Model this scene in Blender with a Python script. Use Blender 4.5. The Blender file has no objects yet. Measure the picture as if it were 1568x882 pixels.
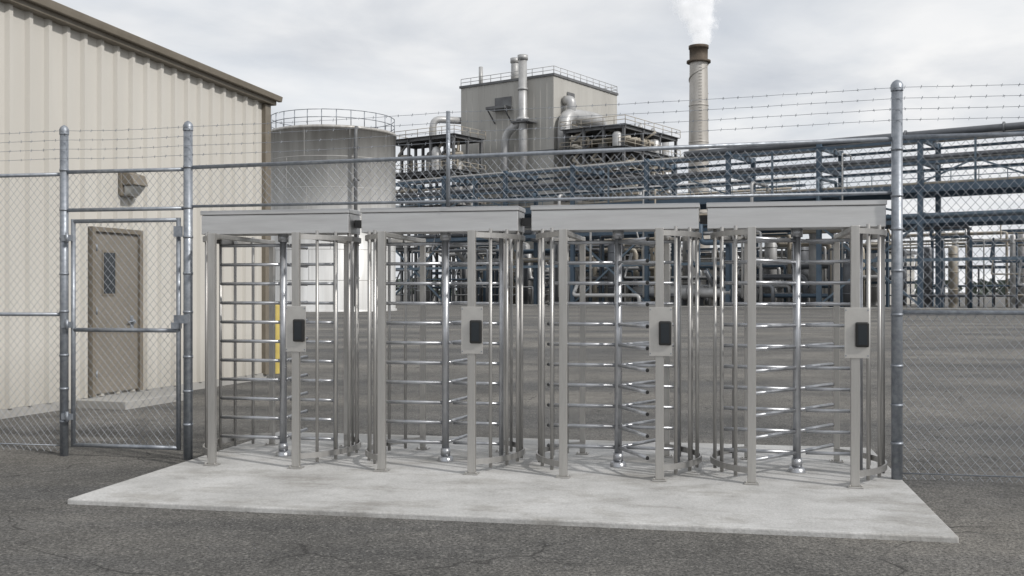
import bpy, math, random
from mathutils import Vector, Matrix
random.seed(7)
scene = bpy.context.scene
R = math.radians

# ---------------------------------------------------------------- mesh builder
class MB:
    def __init__(s): s.v=[]; s.f=[]; s.sm=[]
    def _add(s, vs, fs, smooth):
        o=len(s.v); s.v+= [tuple(p) for p in vs]
        for i,f in enumerate(fs):
            s.f.append(tuple(a+o for a in f)); s.sm.append(smooth if isinstance(smooth,bool) else smooth[i])
    def box(s,x0,x1,y0,y1,z0,z1):
        vs=[(x0,y0,z0),(x1,y0,z0),(x1,y1,z0),(x0,y1,z0),(x0,y0,z1),(x1,y0,z1),(x1,y1,z1),(x0,y1,z1)]
        s._add(vs,[(0,3,2,1),(4,5,6,7),(0,1,5,4),(1,2,6,5),(2,3,7,6),(3,0,4,7)],False)
    def hexa(s,vs):
        s._add(vs,[(0,3,2,1),(4,5,6,7),(0,1,5,4),(1,2,6,5),(2,3,7,6),(3,0,4,7)],False)
    def cyl(s,a,b,r,n=10,r2=None,caps=True):
        a=Vector(a);b=Vector(b);r2=r if r2 is None else r2
        d=(b-a).normalized(); t=Vector((0,0,1)) if abs(d.z)<.9 else Vector((1,0,0))
        e1=d.cross(t).normalized(); e2=d.cross(e1)
        vs=[]
        for p,rr in((a,r),(b,r2)):
            for i in range(n):
                an=2*math.pi*i/n; vs.append(p+(e1*math.cos(an)+e2*math.sin(an))*rr)
        fs=[(i,i+n,(i+1)%n+n,(i+1)%n) for i in range(n)]
        sm=[n>4]*n
        if caps: fs+=[tuple(range(n)),tuple(range(2*n-1,n-1,-1))]; sm+=[False,False]
        s._add(vs,fs,sm)
    def beam(s,a,b,w,h=None):
        h=w if h is None else h
        a=Vector(a);b=Vector(b); d=(b-a).normalized()
        t=Vector((0,0,1)) if abs(d.z)<.9 else Vector((0,1,0))
        e1=d.cross(t).normalized()*w/2; e2=e1.cross(d).normalized()*h/2
        vs=[a-e1-e2,a+e1-e2,a+e1+e2,a-e1+e2,b-e1-e2,b+e1-e2,b+e1+e2,b-e1+e2]
        s.hexa(vs)
    def lathe(s,c,prof,n=32,smooth=True):
        vs=[];fs=[]
        for (r,z) in prof:
            for i in range(n):
                an=2*math.pi*i/n; vs.append((c[0]+r*math.cos(an),c[1]+r*math.sin(an),c[2]+z))
        for k in range(len(prof)-1):
            for i in range(n):
                j=(i+1)%n; fs.append((k*n+i,k*n+j,(k+1)*n+j,(k+1)*n+i))
        s._add(vs,fs,smooth)
    def path(s,pts,r,n=10,bend=None):
        pts=[Vector(p) for p in pts]; bend=bend or r*2.2
        out=[pts[0]]
        for i in range(1,len(pts)-1):
            p=pts[i]; a=(pts[i-1]-p); b=(pts[i+1]-p)
            k=min(bend,a.length*.45,b.length*.45)
            pa=p+a.normalized()*k; pb=p+b.normalized()*k
            for j in range(6):
                t=j/5; out.append((1-t)**2*pa+2*t*(1-t)*p+t*t*pb)
        out.append(pts[-1])
        vs=[]; prev=None
        for i,p in enumerate(out):
            d=((out[min(i+1,len(out)-1)]-out[max(i-1,0)])).normalized()
            if prev is None:
                t=Vector((0,0,1)) if abs(d.z)<.9 else Vector((1,0,0)); e1=d.cross(t).normalized()
            else:
                e1=(prev-d*prev.dot(d)).normalized()
            prev=e1; e2=d.cross(e1)
            for k in range(n):
                an=2*math.pi*k/n; vs.append(p+(e1*math.cos(an)+e2*math.sin(an))*r)
        fs=[];sm=[]
        for i in range(len(out)-1):
            for k in range(n):
                j=(k+1)%n; fs.append((i*n+k,i*n+j,(i+1)*n+j,(i+1)*n+k)); sm.append(True)
        fs+=[tuple(range(n-1,-1,-1)),tuple(range((len(out)-1)*n,len(out)*n))]; sm+=[False,False]
        s._add(vs,fs,sm)
    def arc(s,R0,R1,a0,a1,z0,z1,n=20):
        vs=[]
        for i in range(n+1):
            a=a0+(a1-a0)*i/n; c,q=math.cos(a),math.sin(a)
            vs+=[(R0*c,R0*q,z0),(R1*c,R1*q,z0),(R1*c,R1*q,z1),(R0*c,R0*q,z1)]
        fs=[]
        for i in range(n):
            o=4*i
            for k in range(4): fs.append((o+k,o+(k+1)%4,o+4+(k+1)%4,o+4+k))
        fs+=[(3,2,1,0),(4*n,4*n+1,4*n+2,4*n+3)]
        s._add(vs,fs,False)
    def obj(s,name,mat,parent=None,bevel=0):
        me=bpy.data.meshes.new(name); me.from_pydata(s.v,[],s.f)
        me.polygons.foreach_set("use_smooth",s.sm)
        me.materials.append(mat); me.update()
        ob=bpy.data.objects.new(name,me); scene.collection.objects.link(ob)
        if parent: ob.parent=parent
        if bevel:
            m=ob.modifiers.new("bevel",'BEVEL'); m.width=bevel; m.segments=2; m.limit_method='ANGLE'
        return ob
def empty(name,loc=(0,0,0),rz=0):
    e=bpy.data.objects.new(name,None); scene.collection.objects.link(e)
    e.location=loc; e.rotation_euler=(0,0,rz); e.empty_display_size=.3
    return e

# ---------------------------------------------------------------- materials
def mat(name,c1,c2=None,rough=.6,metal=0,scale=3,detail=6,bump=0,bscale=None,stretch=(1,1,1),lo=.3,hi=.7,rvar=.12):
    m=bpy.data.materials.new(name); m.use_nodes=True; nt=m.node_tree; N=nt.nodes; L=nt.links
    b=N['Principled BSDF']; b.inputs['Metallic'].default_value=metal; b.inputs['Roughness'].default_value=rough
    c2=c2 or tuple(x*.8 for x in c1)
    tc=N.new('ShaderNodeTexCoord'); mp=N.new('ShaderNodeMapping'); mp.inputs['Scale'].default_value=stretch
    L.new(tc.outputs['Object'],mp.inputs['Vector'])
    no=N.new('ShaderNodeTexNoise'); no.inputs['Scale'].default_value=scale; no.inputs['Detail'].default_value=detail; no.inputs['Roughness'].default_value=.6
    L.new(mp.outputs[0],no.inputs['Vector'])
    cr=N.new('ShaderNodeValToRGB'); cr.color_ramp.elements[0].position=lo; cr.color_ramp.elements[1].position=hi
    cr.color_ramp.elements[0].color=(*c2,1); cr.color_ramp.elements[1].color=(*c1,1)
    L.new(no.outputs[0],cr.inputs[0]); L.new(cr.outputs[0],b.inputs['Base Color'])
    mr=N.new('ShaderNodeMapRange'); mr.inputs['From Min'].default_value=.3; mr.inputs['From Max'].default_value=.7
    mr.inputs['To Min'].default_value=min(1,rough+rvar); mr.inputs['To Max'].default_value=max(.05,rough-rvar)
    L.new(no.outputs[0],mr.inputs['Value']); L.new(mr.outputs[0],b.inputs['Roughness'])
    if bump:
        n2=N.new('ShaderNodeTexNoise'); n2.inputs['Scale'].default_value=bscale or scale*5; n2.inputs['Detail'].default_value=5
        L.new(mp.outputs[0],n2.inputs['Vector'])
        bp=N.new('ShaderNodeBump'); bp.inputs['Strength'].default_value=bump; bp.inputs['Distance'].default_value=.02
        L.new(n2.outputs[0],bp.inputs['Height']); L.new(bp.outputs[0],b.inputs['Normal'])
    return m
steel=mat('brushed_stainless',(.57,.555,.53),(.43,.42,.40),.42,.85,14,stretch=(1,1,.15))
bars_m=mat('cage_stainless',(.50,.49,.475),(.36,.355,.345),.46,.85,14,stretch=(1,1,.15))
canopy_m=mat('canopy_steel',(.66,.66,.655),(.54,.54,.54),.44,.75,5,stretch=(.25,1,3))
chrome=mat('arm_steel',(.52,.53,.55),(.39,.40,.42),.38,.9,10)
plate_m=mat('plate_steel',(.62,.605,.575),(.52,.505,.48),.42,.75,10)
galv=mat('galvanized',(.36,.385,.42),(.22,.24,.27),.48,.6,18)
wire_m=mat('fence_wire',(.36,.38,.41),(.25,.27,.30),.5,.5,18)
black=mat('black_plastic',(.018,.018,.018),(.012,.012,.012),.4,0,20)
rubber=mat('dark_cap',(.05,.05,.05),None,.6)
beige=mat('beige_siding',(.58,.56,.515),(.505,.485,.445),.5,.0,.8,stretch=(1,1,.25),lo=.25,hi=.75)
def dirty_base(m,z0,z1,col,amt=.7):
    nt=m.node_tree;N=nt.nodes;L=nt.links;b=N['Principled BSDF']
    tc=N.new('ShaderNodeTexCoord'); sp=N.new('ShaderNodeSeparateXYZ'); L.new(tc.outputs['Object'],sp.inputs[0])
    mr=N.new('ShaderNodeMapRange'); mr.inputs['From Min'].default_value=z0; mr.inputs['From Max'].default_value=z1; mr.inputs['To Min'].default_value=0; mr.inputs['To Max'].default_value=1
    L.new(sp.outputs['Z'],mr.inputs['Value'])
    mp=N.new('ShaderNodeMapping'); mp.inputs['Scale'].default_value=(2.2,2.2,.2); L.new(tc.outputs['Object'],mp.inputs[0])
    no=N.new('ShaderNodeTexNoise'); no.inputs['Scale'].default_value=2.2; no.inputs['Detail'].default_value=8; L.new(mp.outputs[0],no.inputs['Vector'])
    mu=N.new('ShaderNodeMath'); mu.operation='MULTIPLY'; L.new(mr.outputs[0],mu.inputs[0]); L.new(no.outputs[0],mu.inputs[1])
    m2=N.new('ShaderNodeMath'); m2.operation='MULTIPLY'; L.new(mu.outputs[0],m2.inputs[0]); m2.inputs[1].default_value=amt
    mx=N.new('ShaderNodeMixRGB'); mx.inputs[2].default_value=(*col,1)
    L.new(b.inputs['Base Color'].links[0].from_socket,mx.inputs[1]); L.new(m2.outputs[0],mx.inputs[0]); L.new(mx.outputs[0],b.inputs['Base Color'])
    return m
dirty_base(beige,.9,.0,(.22,.20,.165),.8)
trim=mat('bronze_trim',(.20,.175,.14),(.15,.13,.10),.5,0,3)
doorm=mat('door_paint',(.215,.195,.165),(.18,.162,.135),.5,0,3)
glassm=mat('dark_glass',(.03,.035,.04),(.02,.025,.03),.12,0,3,rvar=.02)
lens=mat('lamp_lens',(.42,.42,.40),(.28,.28,.27),.25,0,20)
conc_far=mat('kerb_concrete',(.38,.37,.35),(.27,.265,.25),.85,0,.5)
yellow=mat('yellow_paint',(.58,.46,.13),(.45,.35,.09),.5,0,6)
blue=mat('blue_steel',(.085,.128,.175),(.06,.09,.125),.5,.1,.6)
bluel=mat('blue_steel_faded',(.15,.20,.25),(.09,.13,.165),.5,.1,.6)
pgrey=mat('pipe_grey',(.52,.52,.52),(.33,.33,.325),.45,.3,.5)
pdark=mat('pipe_dark',(.18,.19,.205),(.11,.115,.125),.45,.3,.5)
ptan=mat('pipe_tan',(.48,.445,.38),(.31,.27,.215),.6,.1,.5)
clad=mat('process_cladding',(.46,.45,.42),(.38,.37,.345),.6,.0,.12,stretch=(3,3,.3))
stackm=mat('stack_steel',(.52,.50,.47),(.33,.305,.27),.5,.35,.35,stretch=(1,1,.4))
rust=mat('rusted_top',(.12,.09,.065),(.06,.05,.04),.8,0,.8)
steeldk=mat('structural_steel',(.18,.185,.19),(.11,.11,.115),.6,.2,.6)
tankm=dirty_base(mat('tank_steel',(.72,.72,.71),(.50,.495,.48),.42,.25,.9,stretch=(1.6,1.6,.12),lo=.3,hi=.62),9.9,11.4,(.17,.145,.11),.95)
seamm=mat('weld_seam',(.45,.445,.43),(.36,.355,.34),.55,.2,.9)

def ground_material():
    m=bpy.data.materials.new('asphalt'); m.use_nodes=True; nt=m.node_tree;N=nt.nodes;L=nt.links;b=N['Principled BSDF']
    b.inputs['Roughness'].default_value=.9
    tc=N.new('ShaderNodeTexCoord')
    def noise(s,d=6,st=None,r=.6):
        n=N.new('ShaderNodeTexNoise'); n.inputs['Scale'].default_value=s; n.inputs['Detail'].default_value=d; n.inputs['Roughness'].default_value=r
        if st:
            mp=N.new('ShaderNodeMapping'); mp.inputs['Scale'].default_value=st; mp.inputs['Rotation'].default_value=(0,0,.19); L.new(tc.outputs['Object'],mp.inputs[0]); L.new(mp.outputs[0],n.inputs['Vector'])
        else: L.new(tc.outputs['Object'],n.inputs['Vector'])
        return n.outputs[0]
    def ramp(src,a,ca,bb,cb):
        c=N.new('ShaderNodeValToRGB'); c.color_ramp.elements[0].position=a; c.color_ramp.elements[1].position=bb
        c.color_ramp.elements[0].color=(*ca,1); c.color_ramp.elements[1].color=(*cb,1); L.new(src,c.inputs[0]); return c.outputs[0]
    def mix(t,f,a,c):
        x=N.new('ShaderNodeMixRGB'); x.blend_type=t
        if isinstance(f,float): x.inputs[0].default_value=f
        else: L.new(f,x.inputs[0])
        L.new(a,x.inputs[1])
        if isinstance(c,tuple): x.inputs[2].default_value=c
        else: L.new(c,x.inputs[2])
        return x.outputs[0]
    big=ramp(noise(.5,10,r=.7),.32,(.066,.065,.062),.68,(.150,.146,.138))
    patch=ramp(noise(.16,5,(.35,1.6,1)),.40,(.62,.64,.68),.60,(1.22,1.20,1.17))
    c=mix('MULTIPLY',1.0,big,patch)
    med=ramp(noise(14,5,r=.7),.3,(.6,.6,.6),.7,(1.35,1.34,1.32))
    c=mix('MULTIPLY',.8,c,med)
    fine=noise(48,4,r=.8)
    sp=ramp(fine,.36,(.20,.20,.20),.66,(2.2,2.16,2.1))
    c=mix('MULTIPLY',.95,c,sp)
    vo=N.new('ShaderNodeTexVoronoi'); vo.inputs['Scale'].default_value=68; L.new(tc.outputs['Object'],vo.inputs['Vector'])
    st=ramp(vo.outputs['Color'],.76,(0,0,0),.90,(1,1,1))
    c=mix('MIX',mix('MULTIPLY',1.0,st,(.5,.5,.5,1)),c,(.32,.31,.285,1))
    wn=N.new('ShaderNodeTexNoise'); wn.inputs['Scale'].default_value=2.2; wn.inputs['Detail'].default_value=8; L.new(tc.outputs['Object'],wn.inputs['Vector'])
    ad=N.new('ShaderNodeMixRGB'); ad.blend_type='ADD'; ad.inputs[0].default_value=.55; L.new(tc.outputs['Object'],ad.inputs[1]); L.new(wn.outputs['Color'],ad.inputs[2])
    v2=N.new('ShaderNodeTexVoronoi'); v2.feature='DISTANCE_TO_EDGE'; v2.inputs['Scale'].default_value=.75; L.new(ad.outputs[0],v2.inputs['Vector'])
    ck=ramp(v2.outputs['Distance'],.002,(1,1,1),.010,(0,0,0))
    cm=ramp(noise(.6,2),.46,(0,0,0),.56,(.85,.85,.85))
    ckm=mix('MULTIPLY',1.0,ck,cm)
    c=mix('MIX',ckm,c,(.020,.019,.018,1))
    L.new(c,b.inputs['Base Color'])
    bp=N.new('ShaderNodeBump'); bp.inputs['Strength'].default_value=.8; bp.inputs['Distance'].default_value=.015
    L.new(fine,bp.inputs['Height']); L.new(bp.outputs[0],b.inputs['Normal'])
    return m
asphalt=ground_material()
def concrete_material():
    m=mat('concrete',(.52,.518,.51),(.37,.367,.358),.85,0,1.3,10,bump=.25,bscale=60,lo=.32,hi=.66)
    nt=m.node_tree;N=nt.nodes;L=nt.links;b=N['Principled BSDF']
    tc=N.new('ShaderNodeTexCoord')
    def layer(scale,a,ca,bb,cb,f=.9,st=(1,1,1)):
        mp=N.new('ShaderNodeMapping'); mp.inputs['Scale'].default_value=st; L.new(tc.outputs['Object'],mp.inputs[0])
        n=N.new('ShaderNodeTexNoise'); n.inputs['Scale'].default_value=scale; n.inputs['Detail'].default_value=7; n.inputs['Roughness'].default_value=.72; L.new(mp.outputs[0],n.inputs['Vector'])
        cr=N.new('ShaderNodeValToRGB'); cr.color_ramp.elements[0].position=a; cr.color_ramp.elements[0].color=(*ca,1); cr.color_ramp.elements[1].position=bb; cr.color_ramp.elements[1].color=(*cb,1)
        L.new(n.outputs[0],cr.inputs[0])
        mx=N.new('ShaderNodeMixRGB'); mx.blend_type='MULTIPLY'; mx.inputs[0].default_value=f
        src=b.inputs['Base Color'].links[0].from_socket; L.new(src,mx.inputs[1]); L.new(cr.outputs[0],mx.inputs[2]); L.new(mx.outputs[0],b.inputs['Base Color'])
    layer(45,.3,(.74,.74,.74),.62,(1.08,1.08,1.08))
    layer(1.1,.38,(.72,.705,.68),.50,(1,1,1),.8,(1,1.8,1))
    layer(5,.32,(.82,.815,.805),.5,(1.04,1.04,1.04),.85)
    return m
concm=concrete_material()

# ---------------------------------------------------------------- ground
g=MB(); g._add([(-2500,-300,-.04),(2500,-300,-.04),(2500,4000,-.04),(-2500,4000,-.04)],[(0,1,2,3)],False)
g.obj('asphalt_ground',asphalt)

ROW=math.atan2(-.1927,.9813)
def uv(u,v,z=0): return Vector((.9813*u+.1927*v,-.1927*u+.9813*v,z))
s=MB(); s.box(-4.84,1.53,7.10,11.0,-.2,0)
pad=s.obj('concrete_pad',concm,bevel=.012); pad.rotation_euler=(0,0,ROW)
ls=MB(); rr=random.Random(3)
for i in range(1300):
    x=rr.uniform(-4.5,4.5); y=rr.uniform(4.6,9.5) if i<850 else rr.uniform(9.5,16)
    u_=.9813*x-.1927*y; v_=.1927*x+.9813*y
    if -4.9<u_<1.6 and v_>7.0 and v_<11.1: continue
    r_=rr.uniform(.003,.008)*(1 if rr.random()<.95 else 1.7)
    a=rr.uniform(0,6)
    vs=[(x+r_*math.cos(a+k*1.57)*rr.uniform(.7,1.2),y+r_*math.sin(a+k*1.57)*rr.uniform(.7,1.2),-.041) for k in range(4)]+[(x,y,-.04+r_*.8)]
    ls._add(vs,[(0,1,4),(1,2,4),(2,3,4),(3,0,4)],False)
ls.obj('loose_gravel',steeldk)

# ---------------------------------------------------------------- turnstiles
def turnstile(c,wings):
    e=empty('full_height_turnstile',uv(c,9.39),ROW)
    RR=.735; px,py=.405,.65; ang=math.atan2(py,px)
    p=MB()
    for sx in(-1,1):
        for sy in(-1,1):
            w=.034 if sy<0 else .026
            p.box(sx*px-w,sx*px+w,sy*py-.024,sy*py+.024,.012,2.105)
            p.box(sx*px-.06,sx*px+.06,sy*py-.055,sy*py+.055,0.001,.012)
            for bx in(-.045,.045): p.cyl((sx*px+bx,sy*py-.04,.012),(sx*px+bx,sy*py-.04,.026),.009,6)
        p.box(sx*px-.022,sx*px+.022,-py+.025,py-.025,2.06,2.10)
    p.obj('posts',steel,e,bevel=.004)
    cg=MB()
    for base in(0,math.pi):
        a0=base-ang-.0; a1=base+ang
        for z0,z1 in((.075,.125),(2.045,2.09)):
            cg.arc(RR-.008,RR+.008,a0,a1,z0,z1,24)
        nb=6
        for i in range(1,nb+1):
            a=a0+(a1-a0)*i/(nb+1)
            x,y=(RR-.026)*math.cos(a),(RR-.026)*math.sin(a)
            cg.cyl((x,y,.03),(x,y,2.128),.0155,8)
    cg.obj('cage_bars',bars_m,e)
    r=MB()
    r.cyl((0,0,.03),(0,0,2.12),.034,16); r.lathe((0,0,0),[(0,.045),(.055,.045),(.07,.03),(.075,.002)],16)
    r.cyl((0,0,.05),(0,0,.12),.045,16); r.cyl((0,0,2.05),(0,0,2.128),.05,16)
    caps=MB()
    for i in range(11):
        z=.17+.185*i
        for w in wings:
            a=R(w); L=.635
            r.cyl((.03*math.cos(a),.03*math.sin(a),z),(L*math.cos(a),L*math.sin(a),z),.0165,10)
            caps.cyl((L*math.cos(a),L*math.sin(a),z),((L+.014)*math.cos(a),(L+.014)*math.sin(a),z),.0175,10,r2=.009)
    r.obj('rotor',chrome,e); caps.obj('arm_caps',rubber,e)
    k=MB(); k.cyl((.53,0,.02),(.53,0,2.128),.021,12)
    for i in range(11):
        z=.17+.185*i
        k.cyl((.53,0,z),(.075,0,z),.015,10)
    k.obj('comb_barrier',chrome,e)
    o=-.025
    h=MB(); h.box(o-.742,o+.742,-.160,.170,2.122,2.305)
    h.box(o-.750,o+.750,-.170,.180,2.308,2.350)
    h.obj('canopy_housing',canopy_m,e,bevel=.005)
    if c<.5:
        j=MB(); j.box(o+.751,o+.842,-.02,.10,2.18,2.25); j.obj('canopy_joiner',rubber,e)
    pl=MB(); pl.box(px-.085,px+.105,-py-.036,-py-.028,1.04,1.445); pl.obj('reader_plate',plate_m,e,bevel=.002)
    sc=MB()
    for sxx in(-.075,.095):
        for zz in(1.06,1.425): sc.cyl((px+sxx,-py-.036,zz),(px+sxx,-py-.040,zz),.006,8)
    sc.obj('plate_screws',galv,e)
    rd=MB(); rd.box(px-.004,px+.100,-py-.075,-py-.037,1.13,1.33); rd.obj('card_reader',black,e,bevel=.012)
    rf=MB(); rf.box(px+.014,px+.082,-py-.0775,-py-.0755,1.15,1.31); rf.obj('reader_face',glassm,e)
    return e
C=[-4.085,-2.475,-.868,.69]
turnstile(C[0],[180,92])
turnstile(C[1],[182,80])
turnstile(C[2],[180,60,-62])
turnstile(C[3],[176,56,-128])

# ---------------------------------------------------------------- fence
fe=empty('chain_link_fence',(0,0,0),ROW)
V=9.2
def chain(mb,u0,u1,z0,z1,v=V,w=.075,r=.0019):
    W=u1-u0;H=z1-z0;k=1.15
    for sgn in(1,-1):
        n=int((W+H/k)/w)+2
        for i in range(n):
            x0=-H/k+i*w
            za=max(0,-x0*k); zb=min(H,(W-x0)*k)
            if zb-za<.02: continue
            xa=x0+za/k; xb=x0+zb/k
            if sgn<0: xa=W-xa; xb=W-xb
            mb.cyl((u0+xa,v-.0015*sgn,z0+za),(u0+xb,v-.0015*sgn+random.uniform(-.003,.003),z0+zb),r,4,caps=False)
f=MB()
def post(u,r,top,v=V,z0=-.04):
    f.cyl((u,v,z0),(u,v,top),r,16)
    f.lathe((u,v,top),[(r*1.12,-.05),(r*1.12,0),(r*.8,.025),(r*.35,.04),(.002,.045)],16)
post(-6.30,.041,3.17); post(-4.976,.043,3.17); post(1.49,.046,3.31)
post(-9.1,.04,3.17); post(4.5,.04,3.2); post(7.4,.04,3.2)
f.cyl((-2.40,V,2.36),(-2.40,V,3.22),.020,12)
def rail(u0,u1,z0,r=.019,z1=None): f.cyl((u0,V,z0),(u1,V,z1 if z1 else z0),r,10)
rail(-9.1,-6.3,2.73); rail(-6.3,-4.976,2.75); rail(-6.3,-4.976,2.375); rail(-4.976,1.49,2.765,z1=2.86); rail(-4.976,1.49,2.392,r=.014,z1=2.405)
rail(1.49,7.4,2.87); rail(1.49,7.4,1.40); rail(-9.1,-6.3,1.35)
rail(-9.1,-6.3,.06,.005); rail(1.49,7.4,.05,.005)
for (u,r) in((-6.30,.041),(-4.976,.043),(1.49,.046)):
    for z in(.3,.62,.95,1.38,1.75,2.1,2.38,2.77): f.cyl((u,V,z-.012),(u,V,z+.012),r*1.10,16)
f.obj('posts_and_rails',galv,fe)
c=MB()
chain(c,-9.1,-6.34,.0,2.73); chain(c,-6.26,-5.02,2.375,2.75); chain(c,-4.93,1.44,2.40,2.79); chain(c,1.54,7.4,.0,2.87)
c.obj('chain_link_mesh',wire_m,fe)
b=MB()
zs=[2.90,2.99,3.08,3.17]
def strand(u0,u1,za,zb):
    n=24; P=[]
    for i in range(n+1):
        t=i/n; sag=-.012*math.sin(math.pi*t)
        P.append((u0+(u1-u0)*t,V-.05,za+(zb-za)*t+sag+random.uniform(-.0015,.0015)))
    for i in range(n): b.cyl(P[i],P[i+1],.0020,4,caps=False)
    d=.125; k=int((u1-u0)/d)
    for i in range(k):
        t=(i+.5+random.uniform(-.1,.1))/k; q=t*n; j=int(q); fr=q-j
        a=Vector(P[j]).lerp(Vector(P[j+1]),fr); an=random.uniform(0,3.14)
        for o in(0,1.2):
            w=Vector((.25,math.cos(an+o)*.6,math.sin(an+o))).normalized()*.014
            b.cyl(a-w,a+w,.0020,4,caps=False)
for i,z in enumerate(zs):
    strand(-9.1,-6.3,z-.02,z-.02); strand(-6.3,-4.976,z-.02,z-.02)
    strand(-4.976,-2.40,z-.02,z+.03); strand(-2.40,1.49,z+.03,z+.11); strand(1.49,7.4,z+.11,z+.07)
b.obj('barbed_wire',wire_m,fe)

ga=empty('pedestrian_gate',(0,0,0),ROW)
gf=MB(); gu0,gu1=-6.20,-5.075
for u in(gu0,gu1): gf.cyl((u,V,.05),(u,V,2.285),.022,12)
for z in(.07,1.2,2.265): gf.cyl((gu0,V,z),(gu1,V,z),.02,12)
for z in(.35,1.25,2.1):
    gf.box(-6.30,gu0+.02,V-.05,V-.03,z-.03,z+.03); gf.cyl((-6.235,V-.05,z-.05),(-6.235,V-.05,z+.05),.016,8)
gf.box(gu1-.02,-4.95,V-.055,V-.035,1.27,1.35); gf.box(gu1-.03,gu1+.05,V-.09,V-.03,1.22,1.28); gf.box(gu1-.02,gu1+.06,V-.06,V-.03,2.1,2.2)
gf.obj('frame_and_hinges',galv,ga)
gm=MB(); chain(gm,gu0+.02,gu1-.02,.08,2.25); gm.obj('chain_link_panel',wire_m,ga)

# ---------------------------------------------------------------- warehouse (left)
wh=empty('metal_warehouse',(-4.577,19.24,0),math.atan2(.953,.303))
def top(x): return 5.06-.034*x
w=MB(); x=-13.02; prof=[]
while x<-.05:
    prof+=[(x,0),(x+.20,0),(x+.23,-.055),(x+.29,-.055),(x+.32,0)]; x+=.345
prof=[p for p in prof if p[0]<-.02]+[(-.02,0)]
vs=[];fs=[]
for (xx,yy) in prof: vs+=[(xx,yy,.08),(xx,yy,top(xx))]
for i in range(len(prof)-1): fs.append((2*i,2*i+2,2*i+3,2*i+1))
w._add(vs,fs,False)
w.box(-.03,0,.01,12,.08,5.05); w.box(-13,0,12,12.05,.08,5.05)
w.obj('siding',beige,wh)
w=MB()
w.hexa([(-13.0,-.16,top(-13)-.02),(.16,-.16,top(.16)-.02),(.16,12.2,top(.16)-.02),(-13,12.2,top(-13)-.02),
        (-13.0,-.16,top(-13)+.20),(.16,-.16,top(.16)+.16),(.16,12.2,top(.16)+.16),(-13,12.2,top(-13)+.20)])
w.hexa([(-13.0,-.24,top(-13)+.06),(.22,-.24,top(.22)+.05),(.22,-.163,top(.22)+.05),(-13,-.163,top(-13)+.06),
        (-13.0,-.26,top(-13)+.19),(.22,-.26,top(.22)+.15),(.22,-.163,top(.22)+.15),(-13,-.163,top(-13)+.19)])
w.box(-.10,.09,-.085,.08,.05,top(0)-.03)
w.obj('roof_fascia_and_corner_trim',trim,wh,bevel=.01)
w=MB(); w.box(-13,.02,-.03,12,-.2,.078); w.obj('foundation',conc_far,wh)
w=MB(); dx0,dx1=-4.76,-3.65
w.box(dx0,dx0+.07,-.115,0.0,.09,2.50); w.box(dx1-.07,dx1,-.115,0,.09,2.50); w.box(dx0+.07,dx1-.07,-.115,0,2.43,2.50)
w.obj('door_frame',trim,wh,bevel=.006)
w=MB(); w.box(dx0+.075,dx1-.075,-.070,0.0,.12,2.425); w.obj('door_leaf',doorm,wh)
w=MB(); w.box(-4.52,-4.22,-.081,-.071,1.52,2.17); w.obj('door_window_frame',trim,wh)
w=MB(); w.box(-4.49,-4.25,-.086,-.082,1.55,2.14); w.obj('door_window',glassm,wh)
w=MB(); w.cyl((-3.86,-.07,1.13),(-3.86,-.125,1.13),.03,12); w.cyl((-3.86,-.12,1.13),(-4.0,-.12,1.13),.012,8); w.box(-3.90,-3.83,-.077,-.071,1.02,1.22)
for z in(.4,1.3,2.2): w.cyl((dx0+.075,-.118,z-.05),(dx0+.075,-.118,z+.05),.012,8)
w.obj('door_handle_and_hinges',galv,wh)
w=MB(); w.box(-5.0,-3.55,-.85,-.04,-.1,.07); w.obj('door_step',conc_far,wh,bevel=.01)
lp=empty('wall_light'); lp.parent=wh
w=MB(); w.box(-4.16,-3.80,-.12,-.057,2.98,3.36)
w.hexa([(-4.14,-.34,3.14),(-3.82,-.34,3.14),(-3.82,-.10,3.14),(-4.14,-.10,3.14),(-4.14,-.28,3.30),(-3.82,-.28,3.30),(-3.82,-.10,3.35),(-4.14,-.10,3.35)])
w.obj('lamp_housing',trim,lp,bevel=.015)
w=MB(); w.hexa([(-4.11,-.20,3.0),(-3.85,-.20,3.0),(-3.85,-.122,2.99),(-4.11,-.122,2.99),(-4.12,-.32,3.138),(-3.84,-.32,3.138),(-3.84,-.122,3.138),(-4.12,-.122,3.138)])
w.obj('lamp_lens',lens,lp,bevel=.02)

w=MB(); w.lathe((-4.68,20.6,-.04),[(.085,0),(.085,1.33),(.07,1.38),(.035,1.41),(.002,1.42)],20); w.obj('bollard',yellow)

# ---------------------------------------------------------------- storage tank
tk=empty('storage_tank',(-15.5,90,0)); tk.scale=(1.5,1.5,1.335)
t=MB(); t.lathe((0,0,0),[(3.68,-.04),(3.68,.1),(3.6,.12),(3.6,11.2),(3.66,11.2),(3.66,11.38),(3.5,11.42),(0.01,11.9)],72); t.obj('shell',tankm,tk)
t=MB()
for z in(1.9,3.8,5.7,7.6,9.5): t.lathe((0,0,z),[(3.601,-.02),(3.606,-.015),(3.606,.015),(3.601,.02)],72)
for k,z in enumerate((0,1.9,3.8,5.7,7.6,9.5)):
    for i in range(9):
        a=2*math.pi*i/9+k*.33; c_,s_=math.cos(a),math.sin(a)
        t.beam((3.595*c_,3.595*s_,z+.03),(3.595*c_,3.595*s_,min(z+1.87,11.2)),.024)
t.obj('weld_seams',seamm,tk)
t=MB()
n=28
for i in range(n):
    a=2*math.pi*i/n; a2=2*math.pi*(i+1)/n
    p=Vector((3.55*math.cos(a),3.55*math.sin(a),11.4)); q=Vector((3.55*math.cos(a2),3.55*math.sin(a2),11.4))
    t.cyl(p,p+Vector((0,0,.95)),.026,6)
    for z in(.48,.95): t.cyl(p+Vector((0,0,z)),q+Vector((0,0,z)),.024,6)
t.obj('guard_rail',galv,tk)
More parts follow.
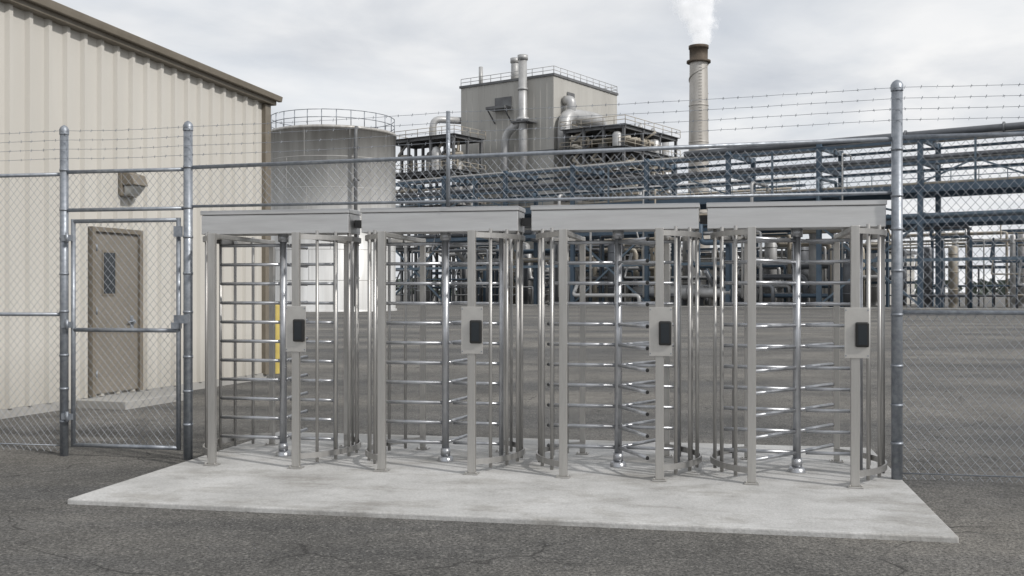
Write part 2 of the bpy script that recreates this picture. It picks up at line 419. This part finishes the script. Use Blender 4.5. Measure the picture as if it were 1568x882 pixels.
t=MB(); t.path([(1.85,-3.3,11.3),(1.85,-3.55,10.9),(1.85,-3.55,.3)],.10,10); t.path([(3.2,-2.1,4.0),(3.2,-2.35,3.6),(3.2,-2.35,0)],.16)
for z in(2,4,6,8,10): t.box(1.70,2.0,-3.62,-3.1,z,z+.08)
t.obj('downpipe',steeldk,tk)

# ---------------------------------------------------------------- process building
pb=empty('process_building',(6.03,150,0),math.atan2(-.573,.82))
H=32.8
q=MB()
def panel(mb,x0,y0,x1,y1,z0,z1,pitch=.9,dep=.08):
    d=Vector((x1-x0,y1-y0,0)); L_=d.length; d.normalize(); nn=Vector((d.y,-d.x,0))
    vs=[];fs=[];k=int(L_/pitch);pts=[]
    for i in range(k):
        s0=i*L_/k; st=L_/k
        pts+=[(s0,0),(s0+.7*st,0),(s0+.76*st,dep),(s0+.94*st,dep)]
    pts.append((L_,0))
    for (s_,o) in pts:
        p=Vector((x0,y0,0))+d*s_+nn*o; vs+=[(p.x,p.y,z0),(p.x,p.y,z1)]
    for i in range(len(pts)-1): fs.append((2*i,2*i+2,2*i+3,2*i+1))
    mb._add(vs,fs,False)
panel(q,-16.9,0,0,0,0,H,1.1,.035); panel(q,0,0,0,18.6,0,H,1.1,.035)
q.box(-16.9,-.02,.02,18.6,0,H-.05)
q.obj('cladding_walls',clad,pb)
q=MB(); q.box(-17.1,.2,-.2,.0,H,H+.35); q.box(.0,.2,0,18.7,H,H+.35); q.box(-17.1,-16.9,0,18.7,H,H+.35)
for z in(11,22): q.box(-16.9,.1,-.12,-.05,z,z+.2); q.box(.05,.12,0,18.6,z,z+.2)
q.obj('parapet_and_flashing',steeldk,pb)
q=MB()
def railing(mb,a,b_,n,h=1.1,r=.05):
    a=Vector(a);b_=Vector(b_)
    for i in range(n+1):
        p=a.lerp(b_,i/n); mb.cyl(p,p+Vector((0,0,h)),r,5)
    for hh in(h*.5,h): mb.cyl(a+Vector((0,0,hh)),b_+Vector((0,0,hh)),r,5)
railing(q,(-16.9,0,H+.3),(0,0,H+.3),9); railing(q,(0,0,H+.3),(0,18.6,H+.3),10); railing(q,(-16.9,18.6,H+.3),(0,18.6,H+.3),9)
q.obj('roof_railing',pgrey,pb)
q=MB()
q.path([(-4.6,-1.2,14),(-4.6,-1.2,36)],.62,16); q.cyl((-4.6,-1.2,35.4),(-4.6,-1.2,36.1),.78,16)
q.cyl((-4.6,-1.2,26.6),(-4.6,-1.2,27.0),.9,16); q.cyl((-4.6,-1.2,31),(-4.6,-1.2,31.3),.75,16)
q.path([(-7.6,-1.4,12),(-7.6,-1.4,24.8),(-5.2,-1.3,26.4)],.6,14)
q.cyl((-8.2,2,H),(-8.2,2,36.6),.6,16); q.cyl((-8.2,2,36.0),(-8.2,2,36.7),.72,16)
q.cyl((-14.6,2,H),(-14.6,2,36.2),.32,12)
q.path([(1.3,.8,22),(1.3,.8,27.2),(1.3,7.5,27.6),(1.3,11.5,27.6),(1.3,11.5,21)],1.0,16)
q.path([(.3,2.5,29.5),(1.4,2.5,29.5),(1.4,2.5,26)],.7,14)
q.path([(2.2,12,25.5),(2.2,17,26.5),(4.5,20,26.5),(4.5,20,18)],.9,16)
q.path([(-20,-3,19),(-20,-3,28),(-17,1,28)],.55,12)
for i,(xx,yy,zz) in enumerate([(5.5,16,26.6),(7.2,17,26),(8.8,18,25)]): q.cyl((xx,yy,10),(xx,yy,zz),.55,12); q.cyl((xx,yy,zz),(xx,yy,zz+.8),.6,12,r2=.2)
q.obj('exhaust_ducts',pgrey,pb)
q=MB(); q.box(-10.6,-7.2,-2.2,-.13,28.6,29.0); q.box(-10.4,-7.4,-.16,-.05,29.05,30.6); q.beam((-10.4,-2,28.6),(-10.4,-.1,26.8),.15); q.beam((-7.4,-2,28.6),(-7.4,-.1,26.8),.15)
q.box(-5.9,-2.8,-2.4,-.13,26.2,26.45)
q.box(.1,.16,3.5,5.5,29.2,31)
q.obj('balcony_and_louvres',steeldk,pb)

def tower(name,parent,x0,x1,y0,y1,levels,nx,ny,m,cw=.35,seed=1):
    rr=random.Random(seed); mb=MB(); rl=MB()
    for i in range(nx+1):
        for j in range(ny+1):
            x=x0+(x1-x0)*i/nx; y=y0+(y1-y0)*j/ny
            mb.beam((x,y,0),(x,y,levels[-1]+.02),cw)
    for z in levels:
        for j in range(ny+1):
            y=y0+(y1-y0)*j/ny; mb.beam((x0-.3,y,z-.2),(x1+.3,y,z-.2),.2,.4)
        for i in range(nx+1):
            x=x0+(x1-x0)*i/nx; mb.beam((x,y0-.3,z-.23),(x,y1+.3,z-.23),.2,.38)
        mb.box(x0-.5,x1+.5,y0-.5,y1+.5,z+.02,z+.1)
        railing(rl,(x0-.5,y0-.5,z+.1),(x1+.5,y0-.5,z+.1),max(3,nx*2)); railing(rl,(x1+.5,y0-.5,z+.1),(x1+.5,y1+.5,z+.1),max(3,ny*2)); railing(rl,(x0-.5,y0-.5,z+.1),(x0-.5,y1+.5,z+.1),max(3,ny*2))
    zl=[0]+list(levels)
    for k in range(len(zl)-1):
        for i in range(nx):
            if rr.random()<.5:
                xa=x0+(x1-x0)*i/nx; xb=x0+(x1-x0)*(i+1)/nx
                mb.beam((xa,y0,zl[k]),(xb,y0,zl[k+1]-.3),.16)
    mb.obj(name+'_frame',m,parent); rl.obj(name+'_railings',ptan,parent)
    eq=MB(); eq2=MB()
    for k,z in enumerate(levels[:-1]):
        hh=levels[k+1]-z
        for _ in range(int((x1-x0)*(y1-y0)/9)+2):
            x=rr.uniform(x0,x1); y=rr.uniform(y0,y1); t_=rr.random()
            if t_<.4: eq.lathe((x,y,z+.1),[(.7,0),(.7,hh*.55),(.5,hh*.65),(.01,hh*.7)],14)
            elif t_<.7: eq2.path([(x,y,z+.1),(x,y,z+hh*.6),(x+rr.uniform(-4,4),y,z+hh*.6),(x+rr.uniform(-1,1),y,z+hh*.95)],.2,8)
            else: eq2.cyl((x0,y,z+hh*.5),(x1,y,z+hh*.5),.25,8)
    eq.obj(name+'_vessels',pgrey,parent); eq2.obj(name+'_pipes',ptan,parent)
st=empty('steel_platform',pb.location,pb.rotation_euler.z)
tower('deck',st,-23,-10.5,-10,-3.5,[8,14,19,24],3,2,steeldk,seed=3)
st=empty('steel_platform',pb.location,pb.rotation_euler.z)
tower('deck',st,2.5,12,-1,15,[7,13,18,21.5,24.5],3,3,steeldk,seed=5)

# ---------------------------------------------------------------- smokestack + steam
sk=empty('smokestack',(30.5,170,0))
q=MB(); q.lathe((0,0,0),[(2.0,0),(1.75,15),(1.55,30),(1.45,39.4)],32); q.obj('shaft',stackm,sk)
q=MB(); q.lathe((0,0,0),[(1.46,39.0),(1.95,39.0),(1.95,39.35),(1.47,39.36),(1.5,41.3),(1.62,41.3),(1.62,41.8),(1.3,41.8),(1.3,40)],32); q.obj('rusted_crown',rust,sk)
q=MB()
for z in(20,26,32): q.lathe((0,0,z),[(1.5,-.12),(1.82-z*.007,-.1),(1.82-z*.007,.1),(1.5,.12)],32)
for k in range(48):
    a=k*.13; z=34+k*.1; a2=a+.13
    if z>38.8: break
    q.beam((1.55*math.cos(a),1.55*math.sin(a),z),(1.55*math.cos(a2),1.55*math.sin(a2),z+.1),.12)
for z in range(2,78): q.cyl((-.25,-1.95+z*.5*.012,z*.5),(.25,-1.95+z*.5*.012,z*.5),.03,4)
q.obj('stiffener_rings_and_ladder',stackm,sk)

def steam():
    m=bpy.data.materials.new('steam'); m.use_nodes=True; nt=m.node_tree;N=nt.nodes;L=nt.links; N.remove(N['Principled BSDF'])
    out=N['Material Output']; pv=N.new('ShaderNodeVolumePrincipled'); pv.inputs['Color'].default_value=(1,1,1,1)
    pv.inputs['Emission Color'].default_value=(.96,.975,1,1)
    tc=N.new('ShaderNodeTexCoord'); sp=N.new('ShaderNodeSeparateXYZ'); L.new(tc.outputs['Object'],sp.inputs[0])
    def M(op,a,b=None,c=None):
        n=N.new('ShaderNodeMath'); n.operation=op
        for i,x in enumerate((a,b,c)):
            if x is None: continue
            if isinstance(x,(int,float)): n.inputs[i].default_value=x
            else: L.new(x,n.inputs[i])
        return n.outputs[0]
    X,Y,Z=sp.outputs
    rad=M('MULTIPLY_ADD',Z,.27,1.75)
    xx=M('SUBTRACT',X,M('MULTIPLY',M('SINE',M('MULTIPLY',Z,.7)),.55))
    d=M('SQRT',M('ADD',M('MULTIPLY',xx,xx),M('MULTIPLY',Y,Y)))
    no=N.new('ShaderNodeTexNoise'); no.inputs['Scale'].default_value=.6; no.inputs['Detail'].default_value=7; no.inputs['Roughness'].default_value=.66; L.new(tc.outputs['Object'],no.inputs['Vector'])
    e=M('SUBTRACT',1.0,M('DIVIDE',d,rad))
    e=M('ADD',e,M('MULTIPLY',M('SUBTRACT',no.outputs[0],.5),2.5))
    mr=N.new('ShaderNodeMapRange'); mr.inputs['From Min'].default_value=.05; mr.inputs['From Max'].default_value=.85; mr.inputs['To Max'].default_value=1.7
    L.new(e,mr.inputs['Value'])
    L.new(mr.outputs[0],pv.inputs['Density']); em=M('MULTIPLY',mr.outputs[0],.44); L.new(em,pv.inputs['Emission Strength'])  # emission added in place of multiply scattered light; steam itself gives none
    L.new(pv.outputs[0],out.inputs['Volume'])
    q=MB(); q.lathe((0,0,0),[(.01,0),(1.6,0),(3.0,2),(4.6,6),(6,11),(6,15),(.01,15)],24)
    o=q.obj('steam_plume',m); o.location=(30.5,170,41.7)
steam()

# ---------------------------------------------------------------- pipe rack
rk=empty('pipe_rack',(45.5,92.6,0),math.atan2(.589,-.808))
q=MB(); br=MB()
levels=[8.6,11.7,14.1,16.2]; xs=[-30+9.7*i for i in range(12)]; ys=[0,-6.5]
for x in xs:
    for y in ys: q.beam((x,y,0),(x,y,16.3),.46,.38)
    for z in levels: q.beam((x,0,z-.25),(x,-6.5,z-.25),.3,.45)
    for z in levels[1:]: q.box(x-.5,x+.5,-.03,.34,z-.3,z-.24)
for y in ys:
    for z,h in zip(levels,(.4,.7,.25,.25)):
        q.beam((xs[0],y+.03,z-.4),(xs[-1],y+.03,z-.4),.3,h)
for i in range(len(xs)-1):
    xm=(xs[i]+xs[i+1])/2
    if i%2==1: br.beam((xm,.05,11.6),(xm,.05,16.0),.18)
    if i%3==0:
        br.beam((xs[i],.1,11.8),(xm,.1,13.8),.16); br.beam((xs[i+1],.1,11.8),(xm,.1,13.8),.16)
    if i%3==1:
        br.beam((xs[i],0,.3),(xs[i+1],0,8.2),.2); br.beam((xs[i+1],-.2,.3),(xs[i],-.2,8.2),.2)
    br.beam((xs[i],0,4.6),(xs[i+1],0,4.6),.22,.3)
q.obj('columns_and_beams',blue,rk); br.obj('bracing',bluel,rk)
P={'g':MB(),'d':MB(),'t':MB(),'b':MB()}
rr=random.Random(11)
for z in levels:
    y=-.6
    while y>-6.1:
        r_=rr.choice([.10,.13,.17,.22,.3]); k=rr.choice('ggdtbg')
        if z==levels[-1] and y>-1.2: r_=.34; k='d'
        y-=r_
        x1=xs[-1] if rr.random()<.75 else rr.uniform(20,60)
        P[k].cyl((xs[0]-3,y,z+r_),(x1,y,z+r_),r_,10)
        if rr.random()<.35 and z<15:
            xd=rr.uniform(12,70)
            P[k].path([(xd,y,z+r_),(xd,y,z+r_+.9),(xd+.01,.8,z+r_+.9),(xd,.8,rr.choice([1,4,7]))],r_*.8,8)
        for _ in range(5):
            xf=rr.uniform(xs[0],x1); P[k].cyl((xf-.08,y,z+r_),(xf+.08,y,z+r_),r_*1.5,10)
        y-=r_+rr.uniform(.3,.75)
for i in range(45):
    x=-30+2.4*i; P['b'].cyl((x,.35,11.7),(x,.35,12.8),.04,4)
P['b'].cyl((-30,.35,12.8),(76,.35,12.8),.05,4); P['b'].cyl((-30,.35,12.25),(76,.35,12.25),.04,4)
for k,mm in(('g',pgrey),('d',pdark),('t',ptan),('b',bluel)): P[k].obj('pipes_'+{'g':'grey','d':'dark','t':'tan','b':'blue'}[k],mm,rk)

# ---------------------------------------------------------------- process pipework below / behind the rack
pw=empty('process_pipework',rk.location,rk.rotation_euler.z)
G=MB();D=MB();T=MB();B=MB()
rr=random.Random(21)
for i in range(170):
    x=rr.uniform(14,78) if i<145 else rr.uniform(-30,14); y=rr.uniform(-24,1.5); mb=rr.choice([G,G,D,D,T,B])
    r_=rr.choice([.08,.12,.16,.22,.3]) if x>14 else rr.choice([.07,.1,.14]); z=rr.choice([1.2,2.2,3.2,4.4,5.6,6.8,7.8]); L_=rr.uniform(3,12)
    mb.path([(x,y,0),(x,y,z),(x+L_,y,z),(x+L_,y+rr.uniform(-2,2),z+rr.uniform(.8,3))],r_,8)
for i in range(50):
    far=i>=24
    x=rr.uniform(-30,14) if far else rr.uniform(16,78); y=rr.uniform(-28,-8) if far else rr.uniform(-26,-2); r_=rr.uniform(.25,.5) if far else rr.uniform(.35,1.0); h=rr.uniform(4.5,9.0); mb=rr.choice([G,G,T,D])
    mb.lathe((x,y,0),[(r_*.9,0),(r_*.9,.6),(r_,.6),(r_,h),(r_*.8,h+r_*.35),(r_*.4,h+r_*.55),(.01,h+r_*.6)],16)
    for zz in (h*.3,h*.6,h*.9): mb.lathe((x,y,zz),[(r_,-.06),(r_*1.08,-.05),(r_*1.08,.05),(r_,.06)],16)
    if i%2 and not far: mb.path([(x,y,h),(x,y,h+1.2),(x+2,y,h+1.2),(x+2,y,.4)],.12,8)
for i in range(7):
    x=rr.uniform(25,74); y=rr.uniform(-5,0); r_=rr.uniform(.5,.85); L_=rr.uniform(3,6); z=1.5
    G.cyl((x,y,z),(x+L_,y,z),r_,16); D.box(x+.5,x+.8,y-.5,y+.5,0,z-r_*.6); D.box(x+L_-.8,x+L_-.5,y-.5,y+.5,0,z-r_*.6)
for i in range(44):
    x=-34+2.7*i; y=rr.uniform(-22,-9); h=rr.uniform(6,14) if x>18 else rr.uniform(4,8.6)
    B.beam((x,y,0),(x,y,h),.26)
    if i%2: B.beam((x-4,y,h*.6),(x+4,y,h*.6),.2,.3); B.beam((x-4,y,h-.2),(x+4,y,h-.2),.2,.3)
for z in(9.8,10.8,12.4,13.2,15):
    for k in range(2):
        y=-10-rr.uniform(0,12); rr.choice([G,D,T]).cyl((rr.uniform(18,30),y,z),(rr.uniform(50,78),y,z),rr.choice([.15,.2,.3]),8)
for z in(6.6,7.3,8.0):
    T.cyl((-34,-14-z,z),(20,-14-z,z),.12,8)
G.obj('grey_pipes_and_vessels',pgrey,pw);D.obj('dark_pipes',pdark,pw);T.obj('tan_pipes',ptan,pw);B.obj('blue_frames',blue,pw)

lb=empty('low_plant_building',rk.location,rk.rotation_euler.z)
q=MB(); panel(q,60,-27,20,-27,0,6.5,1.2,.1); q.box(20,60,-40,-27.05,0,6.4); q.obj('walls',clad,lb)
q=MB(); q.box(19.6,60.4,-40.4,-26.6,6.5,6.9); q.obj('roof',steeldk,lb)
q=MB()
for i in range(6): q.box(23+6*i,25.5+6*i,-26.85,-26.75,1.2 if i%2 else 0,3.2)
q.obj('doors_and_windows',glassm,lb)

q=MB(); q.box(-60,120,1.9,5.2,-.1,.11); k=q.obj('concrete_kerb',conc_far); k.location=rk.location; k.rotation_euler=rk.rotation_euler

tr=MB(); rr=random.Random(5)
for i in range(900):
    x=rr.uniform(-300,420); y=rr.uniform(420,470); r_=rr.uniform(1.2,3.2); z=rr.uniform(0,5)
    vs=[]
    for k in range(8):
        vs.append((x+rr.uniform(-r_,r_),y+rr.uniform(-r_,r_),z+rr.uniform(-r_,r_)+1))
    tr._add(vs,[(0,1,2),(2,3,4),(4,5,6),(6,7,0),(1,3,5),(0,4,7),(2,6,5)],False)
tr.obj('distant_tree_line',mat('foliage_far',(.10,.12,.10),(.06,.075,.06),.9,0,.1))

# ---------------------------------------------------------------- world + sun
sund=Vector((.80,-.60,0)).normalized(); el=R(37)
sd=Vector((sund.x*math.cos(el),sund.y*math.cos(el),math.sin(el)))
world=bpy.data.worlds.new("World"); scene.world=world; world.use_nodes=True
nt=world.node_tree;N=nt.nodes;L=nt.links
for n in list(N): N.remove(n)
out=N.new('ShaderNodeOutputWorld'); bg1=N.new('ShaderNodeBackground'); bg2=N.new('ShaderNodeBackground'); mx=N.new('ShaderNodeMixShader')
sky=N.new('ShaderNodeTexSky'); sky.sky_type='NISHITA'; sky.sun_disc=False; sky.sun_elevation=el; sky.sun_rotation=math.atan2(sund.x,sund.y)%(2*math.pi)
L.new(sky.outputs[0],bg1.inputs[0]); bg1.inputs[1].default_value=.12
tc=N.new('ShaderNodeTexCoord'); sp=N.new('ShaderNodeSeparateXYZ'); L.new(tc.outputs['Generated'],sp.inputs[0])
mz=N.new('ShaderNodeMath'); mz.operation='MAXIMUM'; L.new(sp.outputs['Z'],mz.inputs[0]); mz.inputs[1].default_value=0
az=N.new('ShaderNodeMath'); az.operation='ADD'; L.new(mz.outputs[0],az.inputs[0]); az.inputs[1].default_value=.16
cb=N.new('ShaderNodeCombineXYZ')
for i,a in enumerate('XY'):
    d=N.new('ShaderNodeMath'); d.operation='DIVIDE'; L.new(sp.outputs[a],d.inputs[0]); L.new(az.outputs[0],d.inputs[1]); L.new(d.outputs[0],cb.inputs[i])
n1=N.new('ShaderNodeTexNoise'); n1.inputs['Scale'].default_value=1.4; n1.inputs['Detail'].default_value=9; n1.inputs['Roughness'].default_value=.52; n1.inputs['Distortion'].default_value=.3
L.new(cb.outputs[0],n1.inputs['Vector'])
cr=N.new('ShaderNodeValToRGB'); E=cr.color_ramp.elements
E[0].position=.34; E[0].color=(.575,.605,.655,1); E[1].position=.65; E[1].color=(.90,.90,.90,1)
e=E.new(.48); e.color=(.715,.735,.765,1)
L.new(n1.outputs[0],cr.inputs[0]); L.new(cr.outputs[0],bg2.inputs[0]); bg2.inputs[1].default_value=1.05
n2=N.new('ShaderNodeTexNoise'); n2.inputs['Scale'].default_value=.8; n2.inputs['Detail'].default_value=6; L.new(cb.outputs[0],n2.inputs['Vector'])
mr=N.new('ShaderNodeMapRange'); mr.inputs['From Min'].default_value=.3; mr.inputs['From Max'].default_value=.5; mr.inputs['To Min'].default_value=.8; mr.inputs['To Max'].default_value=1
L.new(n2.outputs[0],mr.inputs['Value']); L.new(mr.outputs[0],mx.inputs[0]); L.new(bg1.outputs[0],mx.inputs[1]); L.new(bg2.outputs[0],mx.inputs[2]); L.new(mx.outputs[0],out.inputs[0])
sl=bpy.data.lights.new('sun','SUN'); sl.energy=2.7; sl.angle=R(3); sl.color=(1,.965,.92)
so=bpy.data.objects.new('sun',sl); scene.collection.objects.link(so); so.rotation_euler=sd.to_track_quat('Z','Y').to_euler(); so.location=(20,-20,30)
scene.view_settings.view_transform='Standard'; scene.view_settings.look='None'; scene.view_settings.exposure=0

cam=bpy.data.cameras.new('camera'); cam.lens=36.57; cam.sensor_width=36; cam.shift_y=.004; cam.clip_end=6000; cam.clip_start=.1
co=bpy.data.objects.new('camera',cam); scene.collection.objects.link(co); co.location=(0,0,1.57); co.rotation_euler=(R(90),0,0)
scene.camera=co
